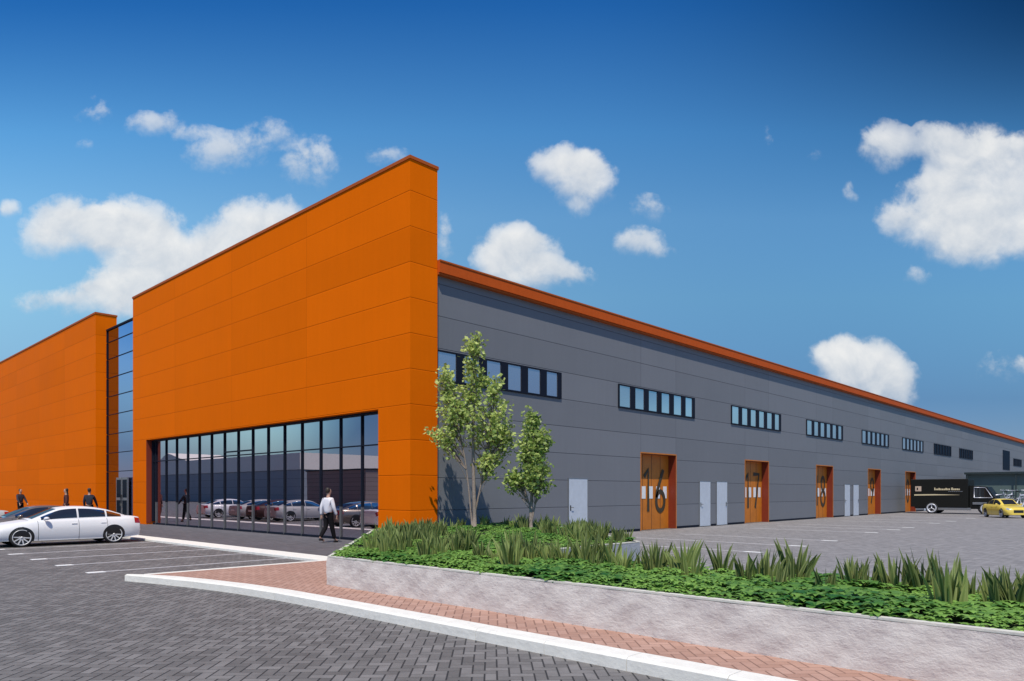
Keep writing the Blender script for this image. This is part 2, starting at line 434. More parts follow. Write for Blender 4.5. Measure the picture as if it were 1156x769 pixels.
# glazed stair tower between the two orange walls
m = MB(); m.box(-28.30, -22.53, .60, .64, 0.14, 10.90); tw = part(m, 'tower_glazing', M['glass_blue'])
m = MB()
zz = [10.16, 9.2, 8.12, 7.06, 6.02, 4.92, 3.85, 2.8]
for z in zz: m.box(-28.28, -22.56, .57, .597, z-.018, z+.018)
m.box(-28.30, -22.53, .53, .597, 10.84, 10.93)
for a, b in ((-28.30, -28.24), (-22.60, -22.53)):
    for z0, z1 in zip([.14] + [z + .035 for z in zz[::-1]], [z - .035 for z in zz[::-1]] + [10.84]): m.box(a+.001, b-.001, .545, .597, z0+.001, z1-.001)
part(m, 'mullions', M['frame'], tw)
for xa in (-26.42, -25.52):
    m = MB(); m.box(xa, xa+.84, .46, .53, .14, 2.44); d = part(m, 'entrance_door', M['metal'])
    m = MB(); m.box(xa+.10, xa+.74, .452, .459, 1.35, 2.32); m.box(xa+.10, xa+.74, .452, .459, .34, 1.2); part(m, 'pane', M['glass_dark'], d)
    m = MB(); hx = xa+.78 if xa < -26 else xa+.06; m.tube([(hx,.42,.9),(hx,.42,1.5)], .015, 6); part(m, 'handle', M['black'], d)
# strip windows
WIN = [(.98,6.98,6),(10.59,16.69,6),(20.35,26.33,6),(30.03,36.2,6),(40.0,46.15,6),(49.7,55.85,6),(59.4,65.7,6),(69.1,75.1,6),(99.0,105.0,6),(108.7,114.7,6)]
for i, (a, b, n) in enumerate(WIN):
    a, b = max(1.075, sy(a)), sy(b); z0, z1 = szz(5.06), szz(6.01)
    m = MB(); f = .05
    m.box(XW+.003, XW+.05, a, b, z0, z0+f); m.box(XW+.003, XW+.05, a, b, z1-f, z1)
    w = (b-a)/n
    for k in range(n+1):
        c = a + w*k; p, q = max(a, c-.17), min(b, c+.17)
        if k == 0: q = a+.07
        if k == n: p = b-.22
        m.box(XW+.003, XW+.05, p, q, z0+f+.001, z1-f-.001)
    wn = part(m, 'strip_window', M['frame'])
    if i == 0: wn['label'] = 'strip window partly behind the young tree'
    m = MB(); m.box(XW+.004, XW+.022, a+.02, b-.02, z0+.02, z1-.02); part(m, 'pane', M['glass_side'] if i < 6 else M['glass_dark'], wn)
m = MB(); m.box(XW+.003, XW+.04, sy(91.8), sy(96.3), szz(4.41), szz(6.8)); part(m, 'louvre_panel', M['glass_dark'])

# numbered doors
def ribbon(mb, pts, w, d0, d1, closed=False):
    """flat painted stroke in (u, v) with miter joins; u -> +Y, v -> +Z, at depth x d1"""
    n = len(pts); A = []; Bq = []
    for i in range(n):
        p = Vector(pts[i]); 
        pv = Vector(pts[(i-1) % n]) if (closed or i > 0) else None; nx = Vector(pts[(i+1) % n]) if (closed or i < n-1) else None
        t = ((nx - p).normalized() if nx is not None else Vector((0,0))) + ((p - pv).normalized() if pv is not None else Vector((0,0)))
        t.normalize(); nn = Vector((-t.y, t.x)); A.append(p + nn*w/2); Bq.append(p - nn*w/2)
    o = len(mb.v); vs = []
    for a, b in zip(A, Bq): vs += [(d1, a.x, a.y), (d1, b.x, b.y)]
    fs = []
    for i in range(n if closed else n-1):
        j = (i+1) % n; fs.append((2*i, 2*i+1, 2*j+1, 2*j))
    mb.add(vs, fs)
def arc(cx, cy, rx, ry, a0, a1, n=14): return [(cx + rx*math.cos(R_(a0+(a1-a0)*k/n)), cy + ry*math.sin(R_(a0+(a1-a0)*k/n))) for k in range(n+1)]
GLY = {   # strokes in a 1 x 2 box
 '1': [[(.15,1.62),(.55,1.97),(.55,0)]],
 '6': [[(.80,1.98),(.45,1.42),(.13,.90)] + arc(.5,.48,.42,.46,160,520,26)],
 '7': [[(.05,1.95),(.92,1.95),(.35,0)]],
 '8': [arc(.5,1.48,.34,.46,-90,265,24), arc(.5,.50,.44,.50,90,445,24)],
 '9': [[(.20,.02),(.55,.58),(.87,1.10)] + arc(.5,1.50,.42,.46,-20,340,26)],
 '2': [arc(.5,1.46,.40,.50,170,-30,16) + [(.08,.04),(.95,.04)]],
 '0': [arc(.5,1.0,.42,.96,0,356,28)],
}
DX = XW - .38
for di, (a, b, num) in enumerate(doors):
    m = MB(); m.box(DX-.08, DX, a+.01, b-.01, .01, ytop-.01); d = part(m, 'door', M['door_orange'])
    d['label'] = 'orange door bearing the number ' + num
    m = MB(); w = (b-a)/4
    for k in range(1, 4): m.box(DX+.001, DX+.006, a+w*k-.012, a+w*k+.012, .02, ytop-.02)
    part(m, 'panel_joint', M['line_dark'], d)
    v0 = a+.50; w = (b-v0-.04)/4
    for k in range(4):
        m = MB(); c = v0 + w*(k+.5); m.box(DX+.007, DX+.012, c-.15, c+.15, 1.36, 1.90); part(m, 'vision_panel', M['white_vision'], d)
    m = MB(); H_, W_ = .93, .80
    for j, ch in enumerate(num):
        for si, st in enumerate(GLY[ch]):
            ribbon(m, [(v0 + .20 + j*1.02 + u*W_, .80 + v*H_) for u, v in st], .20, 0, DX + .018 + .004*si + .002*j)
    part(m, 'number', M['number'], d)
    m = MB(); m.box(DX+.001, XW-.002, b-.012, b-.002, 0, ytop-.012); m.box(DX+.001, XW-.002, a+.002, a+.012, 0, ytop-.012); m.box(DX+.001, XW-.002, a+.002, b-.002, ytop-.010, ytop-.002)
    part(m, 'reveal', M['reveal'], d)
    m = MB(); m.box(XW+.002, XW+.02, a-.03, a, .0, ytop); m.box(XW+.002, XW+.02, b, b+.03, 0, ytop); m.box(XW+.002, XW+.02, a-.03, b+.03, ytop+.001, ytop+.05)
    part(m, 'frame', M['door_orange'], d)
for a, b, hs in [(7.39,8.57,0),(17.14,18.22,0),(18.80,19.93,1),(36.5,37.6,0),(38.2,39.35,1),(56.0,57.1,0),(57.7,58.8,1)]:
    a, b = sy(a), sy(b); z1 = szz(2.18)
    m = MB(); m.box(XW+.004, XW+.03, a+.03, b-.03, .03, z1-.03); d = part(m, 'side_door', M['white_door'])
    m = MB(); m.box(XW+.002, XW+.04, a, a+.029, .0, z1); m.box(XW+.002, XW+.04, b-.029, b, 0, z1); m.box(XW+.002, XW+.04, a+.03, b-.03, z1-.029, z1); part(m, 'frame', M['metal'], d)
    hy = a+.13 if not hs else b-.13
    m = MB(); m.box(XW+.031, XW+.037, hy-.03, hy+.03, .95, 1.15); m.tube([(XW+.037,hy,1.07),(XW+.09,hy,1.07),(XW+.09,hy+(.12 if not hs else -.12),1.07)], .012, 6); part(m, 'handle', M['black'], d)
# thin dark strip along the foot of the side wall
m = MB(); m.box(XW+.002, XW+.012, 1.07, sy(12.25)-.08, 0.01, .10)
for i in range(len(doors)-1): m.box(XW+.002, XW+.012, doors[i][1]+.08, doors[i+1][0]-.08, .01, .10)
m.box(XW+.002, XW+.012, doors[-1][1]+.08, 134, .01, .10)
part(m, 'base_strip', M['frame'])
m = MB(); y = sy(57.3)
 
# ------------------------------------------------------------------ planter
PZ = .60
OUT = [(6.42,-6.83),(26,-6.83),(26,-4.35),(8.2,-4.35),(8.2,-.30),(1.1,4.9),(.35,3.2),(.35,-1.62)]
def inset(P, d):
    n = len(P); out = []
    for i in range(n):
        a, b, c = Vector(P[i-1]), Vector(P[i]), Vector(P[(i+1) % n])
        t1, t2 = (b-a).normalized(), (c-b).normalized(); n1, n2 = Vector((-t1.y,t1.x)), Vector((-t2.y,t2.x))
        k = n1 + n2; out.append(tuple(b + k * (d / max(.3, k.dot(n1)))))
    return out
IN = inset(OUT, .07); CO = inset(OUT, -.0)
pl = empty('raised_planter', (8, -5, 0)); tag(pl, 'low pale stone planter wall holding spiky plants and ground cover', 'planter')
iv = Matrix.Translation((-8, 5, 0))
def wallrun(i, z0, z1, off=0):
    n = len(OUT); j = (i+1) % n
    return [OUT[i], OUT[j], IN[j], IN[i]]
for idx, mt, nm in (((0,), 'planter', 'front_wall'), ((1,2,3,4,5,6,7), 'planter_in', 'rear_wall')):
    m = MB()
    for i in idx: m.prism(wallrun(i, 0, 1), 0, PZ-.035)
    o = m.build(nm, M[mt], pl); o.data.transform(iv)
m = MB()
# front wall face as a rough, slightly uneven sheet set proud of the core
random.seed(3)
NX, NZ = 260, 10
def face(a, b):
    x = 6.42 + 19.5*a; z = (PZ-.028)*b
    h = math.sin(x*5.1+z*9)*.006 + math.sin(x*13.7-z*21+1.3)*.005 + random.uniform(-.006,.006)
    return (x, -6.842 - .010 + h, z)
m.grid(face, NX, NZ, sm=True); o = m.build('stone_facing', M['planter'], pl); o.data.transform(iv)
m = MB()
for i in range(len(OUT)):
    P = wallrun(i, 0, 1); 
    if i == 0: P[0] = (P[0][0], P[0][1]-.012); P[1] = (P[1][0], P[1][1]-.012)
    m.prism(P, PZ-.026, PZ-.004)
o = m.build('coping', M['cap'], pl); o.data.transform(iv)
m = MB(); m.add([(a,b,PZ-.07) for a,b in IN], [tuple(range(len(IN)))]); o = m.build('soil', M['soil'], pl); o.data.transform(iv)

def inside(P, x, y):
    c = False; n = len(P)
    for i in range(n):
        (x1,y1),(x2,y2) = P[i], P[(i+1) % n]
        if (y1 > y) != (y2 > y) and x < (x2-x1)*(y-y1)/(y2-y1)+x1: c = not c
    return c
GIN = inset(OUT, .085)
def rosette(mb, tone, x, y, z, s, n, base):
    for k in range(n):
        a = 2*math.pi*k/n + random.uniform(-.4,.4); L = s*random.uniform(.75,1.25); W = L*random.uniform(.30,.42)
        up = random.uniform(.15,.75); ca, sa = math.cos(a), math.sin(a)
        pts = [(0,0,0),(L*.35,W,L*.42*up),(L*.35,-W,L*.42*up),(L*.75,W*.8,L*.50*up),(L*.75,-W*.8,L*.50*up),(L*1.05,0,L*(.38*up-.12))]
        vs = [(x+p[0]*ca-p[1]*sa, y+p[0]*sa+p[1]*ca, z+p[2]) for p in pts]
        mb.add(vs, [(0,2,1),(1,2,4,3),(3,4,5)]); t = min(1, max(0, base + random.uniform(-.22,.22))); tone += [t*.85]+[t]*4+[min(1,t+.15)]
def patch_noise(x, y): return .5 + .28*math.sin(x*1.9+.7*y+1)+.22*math.sin(y*3.1-x*1.1+2)*math.cos(x*.8+.3)
m = MB(); tone = []; random.seed(11)
cnt = 0
while cnt < 9000:      # front strip and bed: dense small rosettes
    if cnt < 5600: x, y = random.uniform(5.6, 18.5), random.uniform(-6.85, -4.3)
    else: x, y = random.uniform(.3, 8.3), random.uniform(-6.5, 4.9)
    if not inside(GIN, x, y): continue
    cnt += 1
    pn = patch_noise(x, y); ed = min(1, max(0, (y+6.85)/.30))
    h = .01 + .075*ed*random.uniform(.15,1.1)*(.55+.9*patch_noise(x*1.7+3, y*1.9))
    rosette(m, tone, x, y, PZ-.05+h, (.045+.06*(1-pn))*random.uniform(.75,1.35), random.randint(5,7), .15+.62*pn+random.uniform(-.18,.18))
m.at['tone'] = tone
tag(m.build('ground_cover', M['cover']), 'bright green leafy ground cover filling the planter', 'ground cover', kind='stuff')

# spiky clumps
def clump_mesh(seed):
    rnd = random.Random(seed); mb = MB(); tone = []; edge = []
    for k in range(rnd.randint(17, 25)):
        a = rnd.uniform(0, 6.283); r = rnd.uniform(0, .12); L = rnd.uniform(.22, .47); W = rnd.uniform(.020, .032); lean = rnd.uniform(.04, .40)
        ca, sa = math.cos(a), math.sin(a); fa = rnd.uniform(0, 6.283); t0 = rnd.uniform(.1,.9); n = 6
        vs = []
        for i in range(n+1):
            t = i/n; d = r + L*lean*t**1.5; z = L*t*(1-.12*lean*t); w = W*(.55+1.3*t*(1-t)+.2*(1-t))*(1-t**4)+.0008
            tw = fa + t*.5; px, py = math.cos(tw), math.sin(tw); cx, cy = d*ca, d*sa
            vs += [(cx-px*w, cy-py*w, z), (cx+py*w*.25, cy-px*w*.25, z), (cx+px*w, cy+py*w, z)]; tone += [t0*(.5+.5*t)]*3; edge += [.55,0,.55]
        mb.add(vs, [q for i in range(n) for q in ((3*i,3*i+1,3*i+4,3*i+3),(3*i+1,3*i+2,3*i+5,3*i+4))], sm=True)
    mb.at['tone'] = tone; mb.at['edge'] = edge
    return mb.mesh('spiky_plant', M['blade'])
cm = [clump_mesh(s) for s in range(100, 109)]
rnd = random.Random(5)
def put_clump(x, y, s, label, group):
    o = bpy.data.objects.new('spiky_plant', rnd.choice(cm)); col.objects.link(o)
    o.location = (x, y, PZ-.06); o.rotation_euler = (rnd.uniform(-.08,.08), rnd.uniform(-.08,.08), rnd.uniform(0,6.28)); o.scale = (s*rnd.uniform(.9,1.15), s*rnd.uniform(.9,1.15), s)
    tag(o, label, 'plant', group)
CX, CY, Rv, Fv = 16.78, -13.36, (.7266,.6872), (-.6872,.7266)
x = 8.6
while x < 18:
    gap = (13.58 < x < 13.90) or (10.85 < x < 11.1) or (12.35 < x < 12.5) or (9.5 < x < 9.65)
    if not gap:
        put_clump(x + rnd.uniform(-.05,.05), -4.78 + rnd.uniform(-.32,.2), (.98+.16*math.sin(x*4.3+1))*rnd.uniform(.85,1.12), 'clump of upright spiky leaves in the right-hand strip of the planter', 'spiky clumps in the planter strip')
        if rnd.random() < .55: put_clump(x + rnd.uniform(-.1,.1), -5.35 + rnd.uniform(-.2,.3), rnd.uniform(.7,.95), 'clump of upright spiky leaves in the right-hand strip of the planter', 'spiky clumps in the planter strip')
    x += rnd.choice((.15,.18,.2,.34))*rnd.uniform(.9,1.1)
put_clump(15.15, -5.75, 1.18, 'tall spiky clump standing forward near the right edge of the planter', None)
put_clump(9.72, -5.95, 1.15, 'dark tall spiky clump standing forward at the middle of the planter', None)
k = 0
while k < 66:
    x, y = rnd.uniform(.5, 8.4), rnd.uniform(-6.2, -1.4)
    # band parallel to the left edge and just behind the front wall
    d1 = y + 6.83; dl = ((x-6.42)*.652 + (y+6.83)*.758)
    if not inside(IN, x, y) or d1 < .75 or dl < .55 or (d1 > 3.2 and dl > 1.9) or (x > 6.6 and d1 > 2.2): continue
    put_clump(x, y, rnd.uniform(.75,1.08), 'clump of upright spiky leaves in the wide bed beside the orange corner', 'spiky clumps in the wide bed'); k += 1
k = 0
while k < 54:
    x, y = rnd.uniform(.5, 8.0), rnd.uniform(-1.3, 4.4)
    db = -((x-8.2)*.591 + (y+.3)*.807)
    if not inside(IN, x, y) or db < .15 or (db > 1.7 and x > 1.8): continue
    put_clump(x, y, rnd.uniform(.75,1.1), 'clump of upright spiky leaves in the back row under the young trees', 'spiky clumps behind'); k += 1

# ------------------------------------------------------------------ trees
def tree(name, loc, H, seed, lobes, label, stems, nleaf, ls):
    rnd = random.Random(seed); t = empty(name, loc); tag(t, label, 'tree')
    tb = MB(); tw = MB(); leaf = MB(); tone = []
    sk = []
    for (dx, dy, z1, r0) in stems:
        pts = []; rr = []; n = 12
        ph = rnd.uniform(0, 6)
        for i in range(n+1):
            q = i/n; pts.append((dx*q**1.2 + .03*math.sin(q*7+ph), dy*q**1.2 + .03*math.cos(q*6+ph), z1*q)); rr.append(r0*(1-q)**.8+.006)
        tb.tube(pts, rr, 8); sk.append(pts)
    # limbs towards the lobe centres, twigs and leaves around them
    for (lx, ly, lz, rx, rz, share) in lobes:
        cnt = int(nleaf*share); twn = max(8, cnt//16)
        main = min(sk, key=lambda P: min(abs(p[2]-lz*.8)+abs(p[0]-lx) for p in P))
        for k in range(twn):
            for _ in range(30):
                a = rnd.uniform(0,6.28); u = rnd.uniform(-1,1); rr_ = rnd.random()**.45
                s_ = math.sqrt(1-u*u)*rr_; ex, ey, ez = lx+rx*s_*math.cos(a), ly+rx*s_*math.sin(a), lz+rz*u*rr_
                if rnd.random() < .92: break
            bz = ez - rnd.uniform(.25,.6)*math.hypot(ex,ey) - .25
            cand = [p for p in main if p[2] <= max(bz, main[3][2])] or main[:4]; b = cand[-1]
            mid = ((b[0]+ex)/2+rnd.uniform(-.06,.06), (b[1]+ey)/2+rnd.uniform(-.06,.06), (b[2]+ez)/2+.02)
            tw.tube([b, mid, (ex,ey,ez)], [.012,.008,.003], 4, cap=False)
            for q in range(rnd.randint(12,20)):
                f = rnd.uniform(.35,1.1); p = Vector(mid).lerp(Vector((ex,ey,ez)), f) + Vector((rnd.gauss(0,.075),rnd.gauss(0,.075),rnd.gauss(0,.085)))
                d = Vector((rnd.gauss(0,1),rnd.gauss(0,1),rnd.gauss(-.1,.6))).normalized(); s = d.cross(Vector((rnd.gauss(0,1),rnd.gauss(0,1),rnd.gauss(0,1)))).normalized()
                L = ls*rnd.uniform(.65,1.25); W = L*.40; nn = d.cross(s)
                leaf.add([p, p+d*L*.5+s*W-nn*L*.05, p+d*L, p+d*L*.5-s*W-nn*L*.05, p+d*L*.5], [(0,4,1),(1,4,2),(0,3,4),(3,2,4)])
                tt = min(1,max(0, .58 + .3*(s_*math.cos(a-3.9)+u*.5) + rnd.gauss(0,.2))); tone += [tt]*5  # crown painted paler on one side and upward, as if lit from there
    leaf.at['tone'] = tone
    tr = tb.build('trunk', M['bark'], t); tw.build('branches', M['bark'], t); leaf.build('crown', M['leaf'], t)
    return t
tree('young_tree', (1.72, .95, PZ-.07), 5.8, 21,
     [(0,0,5.2,.22,.72,.11),(0,0,4.3,.40,.7,.13),(-.58,-.54,4.30,.26,.52,.09),(-.40,-.36,3.6,.50,.6,.13),(.1,.05,3.2,.72,.85,.17),(-.62,-.56,2.80,.42,.60,.12),(.62,.57,2.95,.46,.90,.20),(.35,.32,2.0,.40,.45,.08),(.45,.42,4.15,.22,.42,.06)],
     'taller young leafy tree with slender pale trunk in the planter', [(.05,.03,5.75,.055),(.50,.45,3.9,.024),(-.50,-.45,4.2,.022)], 4300, .125)
tree('young_tree', (3.52, 1.46, PZ-.07), 3.4, 33,
     [(0,0,3.1,.16,.45,.12),(0,0,2.4,.42,.6,.30),(.12,.08,1.65,.60,.5,.38),(-.42,-.38,1.5,.28,.3,.11),(.25,.2,2.5,.2,.35,.08)],
     'shorter young leafy tree beside the taller one in the planter', [(.0,.02,3.3,.05),(.22,.18,2.3,.024),(-.24,-.2,1.9,.022)], 3000, .118)

# ------------------------------------------------------------------ cars
def cr(P, t):
    """Catmull-Rom through rows P at parameter t in [0, len-1]"""
    n = len(P)-1; t = min(max(t,0), n-1e-6); i = int(t); f = t-i
    a, b, c, d = P[max(i-1,0)], P[i], P[i+1], P[min(i+2,n)]
    return [ .5*((2*b[k])+(-a[k]+c[k])*f+(2*a[k]-5*b[k]+4*c[k]-d[k])*f*f+(-a[k]+3*b[k]-3*c[k]+d[k])*f**3) for k in range(len(b))]
def make_car(paint, label, low=0.0):
    LB = [(-2.50,.86,.52,.62,.66,.36,.58),(-2.42,.985,.68,.66,.82,.27,.76),(-2.1,1.02,.76,.68,.915,.22,.85),(-1.5,1.00,.80,.69,.945,.20,.88),(-.8,.985,.83,.68,.945,.19,.88),
          (0,.965,.83,.67,.94,.19,.88),(.8,.95,.82,.66,.94,.19,.88),(1.2,.93,.79,.65,.94,.20,.88),(1.7,.86,.74,.62,.925,.21,.86),(2.1,.79,.68,.58,.88,.21,.80),(2.38,.71,.58,.52,.76,.22,.68),(2.50,.62,.42,.47,.56,.25,.52)]
    def at_x(P, x):
        lo, hi = 0, len(P)-1
        for i in range(len(P)-1):
            if P[i][0] <= x <= P[i+1][0]: lo = i; break
        else: lo = 0 if x < P[0][0] else len(P)-2
        a, b = P[lo], P[lo+1]; t = lo + (x-a[0])/(b[0]-a[0]); return cr(P, min(max(t,0),len(P)-1.0001))
    def sect(x):
        _, zt, wt, zm, wm, zb, wb = at_x(LB, x)
        return [(0,zt+.035),(.5*wt,zt+.030),(wt*.9,zt+.012),(wt,zt-.01),(.45*wt+.55*wm,zt*.55+zm*.45+.03),(wm,zm),(wm-.005,zm*.5+zb*.5),(wb+.01,zb+.04),(wb-.05,zb),(0,zb)]
    def low_s(x, t, side=1):
        p = cr(sect(x), t*9); return (x, side*max(0,p[0]), p[1])
    root = empty('parked_car'); 
    m = MB(); NX_ = 60; NT = 36; xs_ = [-2.5+5.0*i/NX_ for i in range(NX_+1)]
    ring = lambda x: [low_s(x, j/NT, 1) for j in range(NT+1)] + [low_s(x, 1-j/NT, -1) for j in range(1, NT)]
    rings = [ring(x) for x in xs_]; n = len(rings[0])
    vs = sum(rings, []); fs = [(i*n+k, (i+1)*n+k, (i+1)*n+(k+1)%n, i*n+(k+1)%n) for i in range(NX_) for k in range(n)]
    fs += [tuple(range(n)), tuple(range(len(vs)-1, len(vs)-n-1, -1))]
    m.add(vs, fs, 0, True); body = m.build('body', [paint, M['black']], root)
    AX = 1.475
    cb = MB()
    for sx in (-1,1):
        for s in (-1,1): 
            k = 32; c = [(sx*AX+.385*math.cos(2*math.pi*i/k), .345+.385*math.sin(2*math.pi*i/k)) for i in range(k)]
            ya, yb = (.62, 1.2) if s > 0 else (-1.2, -.62)
            vs = [(p,ya,q) for p,q in c]+[(p,yb,q) for p,q in c]
            cb.add(vs, [(i,(i+1)%k,k+(i+1)%k,k+i) for i in range(k)]+[tuple(range(k-1,-1,-1)),tuple(range(k,2*k))])
    cut = cb.build('cut', M['black'])
    md = body.modifiers.new('b','BOOLEAN'); md.object = cut; md.operation = 'DIFFERENCE'; md.solver = 'EXACT'
    dg = bpy.context.evaluated_depsgraph_get(); me = bpy.data.meshes.new_from_object(body.evaluated_get(dg)); body.modifiers.clear(); body.data = me
    bpy.data.objects.remove(cut)
    me.materials.clear(); me.materials.append(paint); me.materials.append(M['black'])
    for p in me.polygons:
        c = p.center; p.material_index = 0
        for sx in (-1,1):
            if math.hypot(c.x-sx*AX, c.z-.345) < .3845 and abs(c.y) < 1: p.material_index = 1
        if c.z < .235 and abs(p.normal.z) > .4: p.material_index = 1
    me.set_sharp_from_angle(angle=R_(35))
    GH = [(-2.12,1.055,.50,.60,1.045),(-1.8,1.17,.55,.72,1.03),(-1.35,1.325,.57,.77,1.02),(-.8,1.425,.585,.79,1.0),(-.2,1.45,.59,.80,.98),(.25,1.40,.585,.795,.97),(.6,1.255,.59,.785,.965),(.95,1.085,.62,.77,.96),(1.22,.975,.66,.74,.945)]
    def gs(x, t, side=1, off=0):   # t 0 belt -> .6 rail -> 1 centre
        _, zr, wr, wb, zb = at_x(GH, x)
        P = [(wb,zb-.03),(wb*.55+wr*.45+.018,zb*.5+zr*.5-.015),(wr+.02,zr-.055),(wr*.8,zr-.012),(0,zr+.012)]
        p = cr(P, t*4); return (x, side*max(0,p[0]), p[1])
    m = MB(); NG = 30; xg = [-2.12+3.34*i/NG for i in range(NG+1)]
    rr = [[gs(x, j/20, 1) for j in range(21)] + [gs(x, 1-j/20, -1) for j in range(1,21)] for x in xg]; n = 41
    m.add(sum(rr, []), [(i*n+k, i*n+k+1, (i+1)*n+k+1, (i+1)*n+k) for i in range(NG) for k in range(n-1)], 0, True)
    m.build('roof', paint, root)
    def patch(fn, nu, nv, off, name, mat, side=1, sm=True):
        def g(a, b):
            e = 1e-3; p = Vector(fn(a,b)); du = Vector(fn(min(a+e,1),b))-Vector(fn(max(a-e,0),b)); dv = Vector(fn(a,min(b+e,1)))-Vector(fn(a,max(b-e,0)))
            nn = du.cross(dv); 
            if nn.length < 1e-12: return tuple(p)
            nn.normalize(); c = Vector((0,0,.6)); 
            if nn.dot(p - Vector((p.x*.8,0,.6))) < 0: nn = -nn
            return tuple(p + nn*off)
        mb = MB(); mb.grid(g, nu, nv, sm=sm); return mb.build(name, mat, root)
    for s in (1,-1):
        for x0, x1 in ((-.27,.86),(-1.22,-.33),(-1.78,-1.28)):
            patch(lambda a, b, x0=x0, x1=x1, s=s: gs(x0+(x1-x0)*a, .09+.36*b, s), 16, 6, .006, 'window', M['carglass'])
        for x in (.98,-.30,-1.25):
            patch(lambda a, b, x=x, s=s: low_s(x-.006+.012*a, .34+.52*b, s), 1, 18, .003, 'door_seam', M['black'])
        for x in (-.15,-1.12):
            mb = MB(); mb.bbox(x-.09, x+.09, s*.918-.02, s*.918+.02, .80, .825, .005); mb.build('door_handle', paint, root)
        patch(lambda a, b, s=s: low_s(2.10+.30*a, .36+.13*b, s), 10, 5, .004, 'headlight', M['lamp'])
        patch(lambda a, b, s=s: low_s(-2.47+.24*a, .36+.15*b, s), 8, 5, .004, 'tail_light', M['tail'])
        patch(lambda a, b, s=s: low_s(-1.0+1.9*a, .82+.05*b, s), 14, 2, .004, 'sill_trim', M['black'])
        mb = MB(); mb.tube([(.78,s*.80,.97),(.76,s*.93,1.0)], [.02,.02], 6)
        mb.grid(lambda a, b, s=s: (.76+.09*math.sin(math.pi*b)*math.cos(2*math.pi*a)-.02, s*(.98+.10*math.cos(math.pi*b)*1), 1.02+.065*math.sin(math.pi*b)*math.sin(2*math.pi*a)), 12, 8)
        mb.build('wing_mirror', paint, root)
    def wtop(x, f):
        _, zr, wr, wb, zb = at_x(GH, x); t = 1 - .26*abs(f); p = gs(x, t, 1 if f >= 0 else -1); return p
    patch(lambda a, b: wtop(.34+.76*a, -1+2*b), 14, 14, .006, 'windscreen', M['carglass'])
    patch(lambda a, b: wtop(-2.05+.72*a, -1+2*b), 12, 14, .006, 'rear_window', M['carglass'])
    mb = MB(); mb.bbox(2.485, 2.515, -.38, .38, .40, .60, .01); mb.build('grille', M['black'], root)
    mb = MB(); mb.bbox(-2.52, -2.49, -.26, .26, .62, .73, .008); mb.build('number_plate', M['line_b'], root)
    for sx in (1,-1):
        for s in (1,-1):
            w = MB(); c = (sx*AX, s*.825, .345); o = s
            w.lathe([(.275,.10*o),(.30,.115*o),(.335,.10*o),(.345,.07*o),(.345,-.07*o),(.33,-.10*o),(.2,-.11*o)], c, 'y', 36)
            ty = w.build('wheel', M['tyre'], root)
            r = MB(); r.lathe([(.285,.105*o),(.275,.112*o),(.262,.10*o),(.255,.05*o),(.0,.05*o)], c, 'y', 36, 1)
            r.lathe([(.288,.101*o),(.286,.118*o),(.262,.118*o),(.256,.09*o)], c, 'y', 36, 0)
            for k in range(10):
                t = 2*math.pi*k/10+.1; ca, sa = math.cos(t), math.sin(t); wd = .018
                P = [(.03,-wd*1.3),(.268,-wd*.9),(.268,wd*.9),(.03,wd*1.3)]
                vs = [(c[0]+p*ca-q*sa, c[1]+o*(.095 if p < .1 else .106), c[2]+p*sa+q*ca) for p,q in P] + [(c[0]+p*ca-q*sa, c[1]+o*.06, c[2]+p*sa+q*ca) for p,q in P]
                r.add(vs, [(0,1,2,3),(0,4,5,1),(1,5,6,2),(2,6,7,3),(3,7,4,0)], 0)
            r.lathe([(.045,.09*o),(.04,.108*o),(0,.11*o)], c, 'y', 16, 0)
            r.build('rim', [M['rim'], M['rim_back']], ty)
    tag(root, label, 'car'); return root
car = make_car(M['car_white'], 'white four-door saloon parked in a bay left of the glass front')
S = .84
car.location = (-9.36, -6.57, .004); car.rotation_euler = (0,0,-math.pi/2); car.scale = (S*1.02,S,S*.975)
def recolor(root, mat):
    for ch in root.children:
        if ch.name.split('.')[0] in ('body','roof','door_handle','wing_mirror'):
            ch.data = ch.data.copy(); ch.data.materials[0] = mat
for x, y, mt, lb in [(-12.35,-6.6,'car_bronze','dull bronze saloon parked just beyond the white one'),
                     (-20.6,-7.9,'car_silver','silver saloon reflected in the glass front, first past the bronze one'),
                     (-22.8,-7.9,'car_dark','dark red saloon reflected in the glass front between silver cars'),
                     (-25.0,-7.9,'car_silver','silver saloon reflected beside the dark red one'),
                     (-29.4,-7.8,'car_white','white saloon reflected farthest along the glass front')]:
    c = copy_tree(car); c.location = (x, y, .004); recolor(c, M[mt]); c['label'] = lb
yc = copy_tree(car); yc.name = 'sports_car'; recolor(yc, M['car_yellow']); yc['label'] = 'small low yellow car in front of the cycle shelter'
yc.location = (8.05, 42.0, .008); yc.scale = (.56,.78,.84)
# camera right is (.7266,.6872); nose towards the viewer's right and near side
yc.rotation_euler = (0,0,R_(-50))

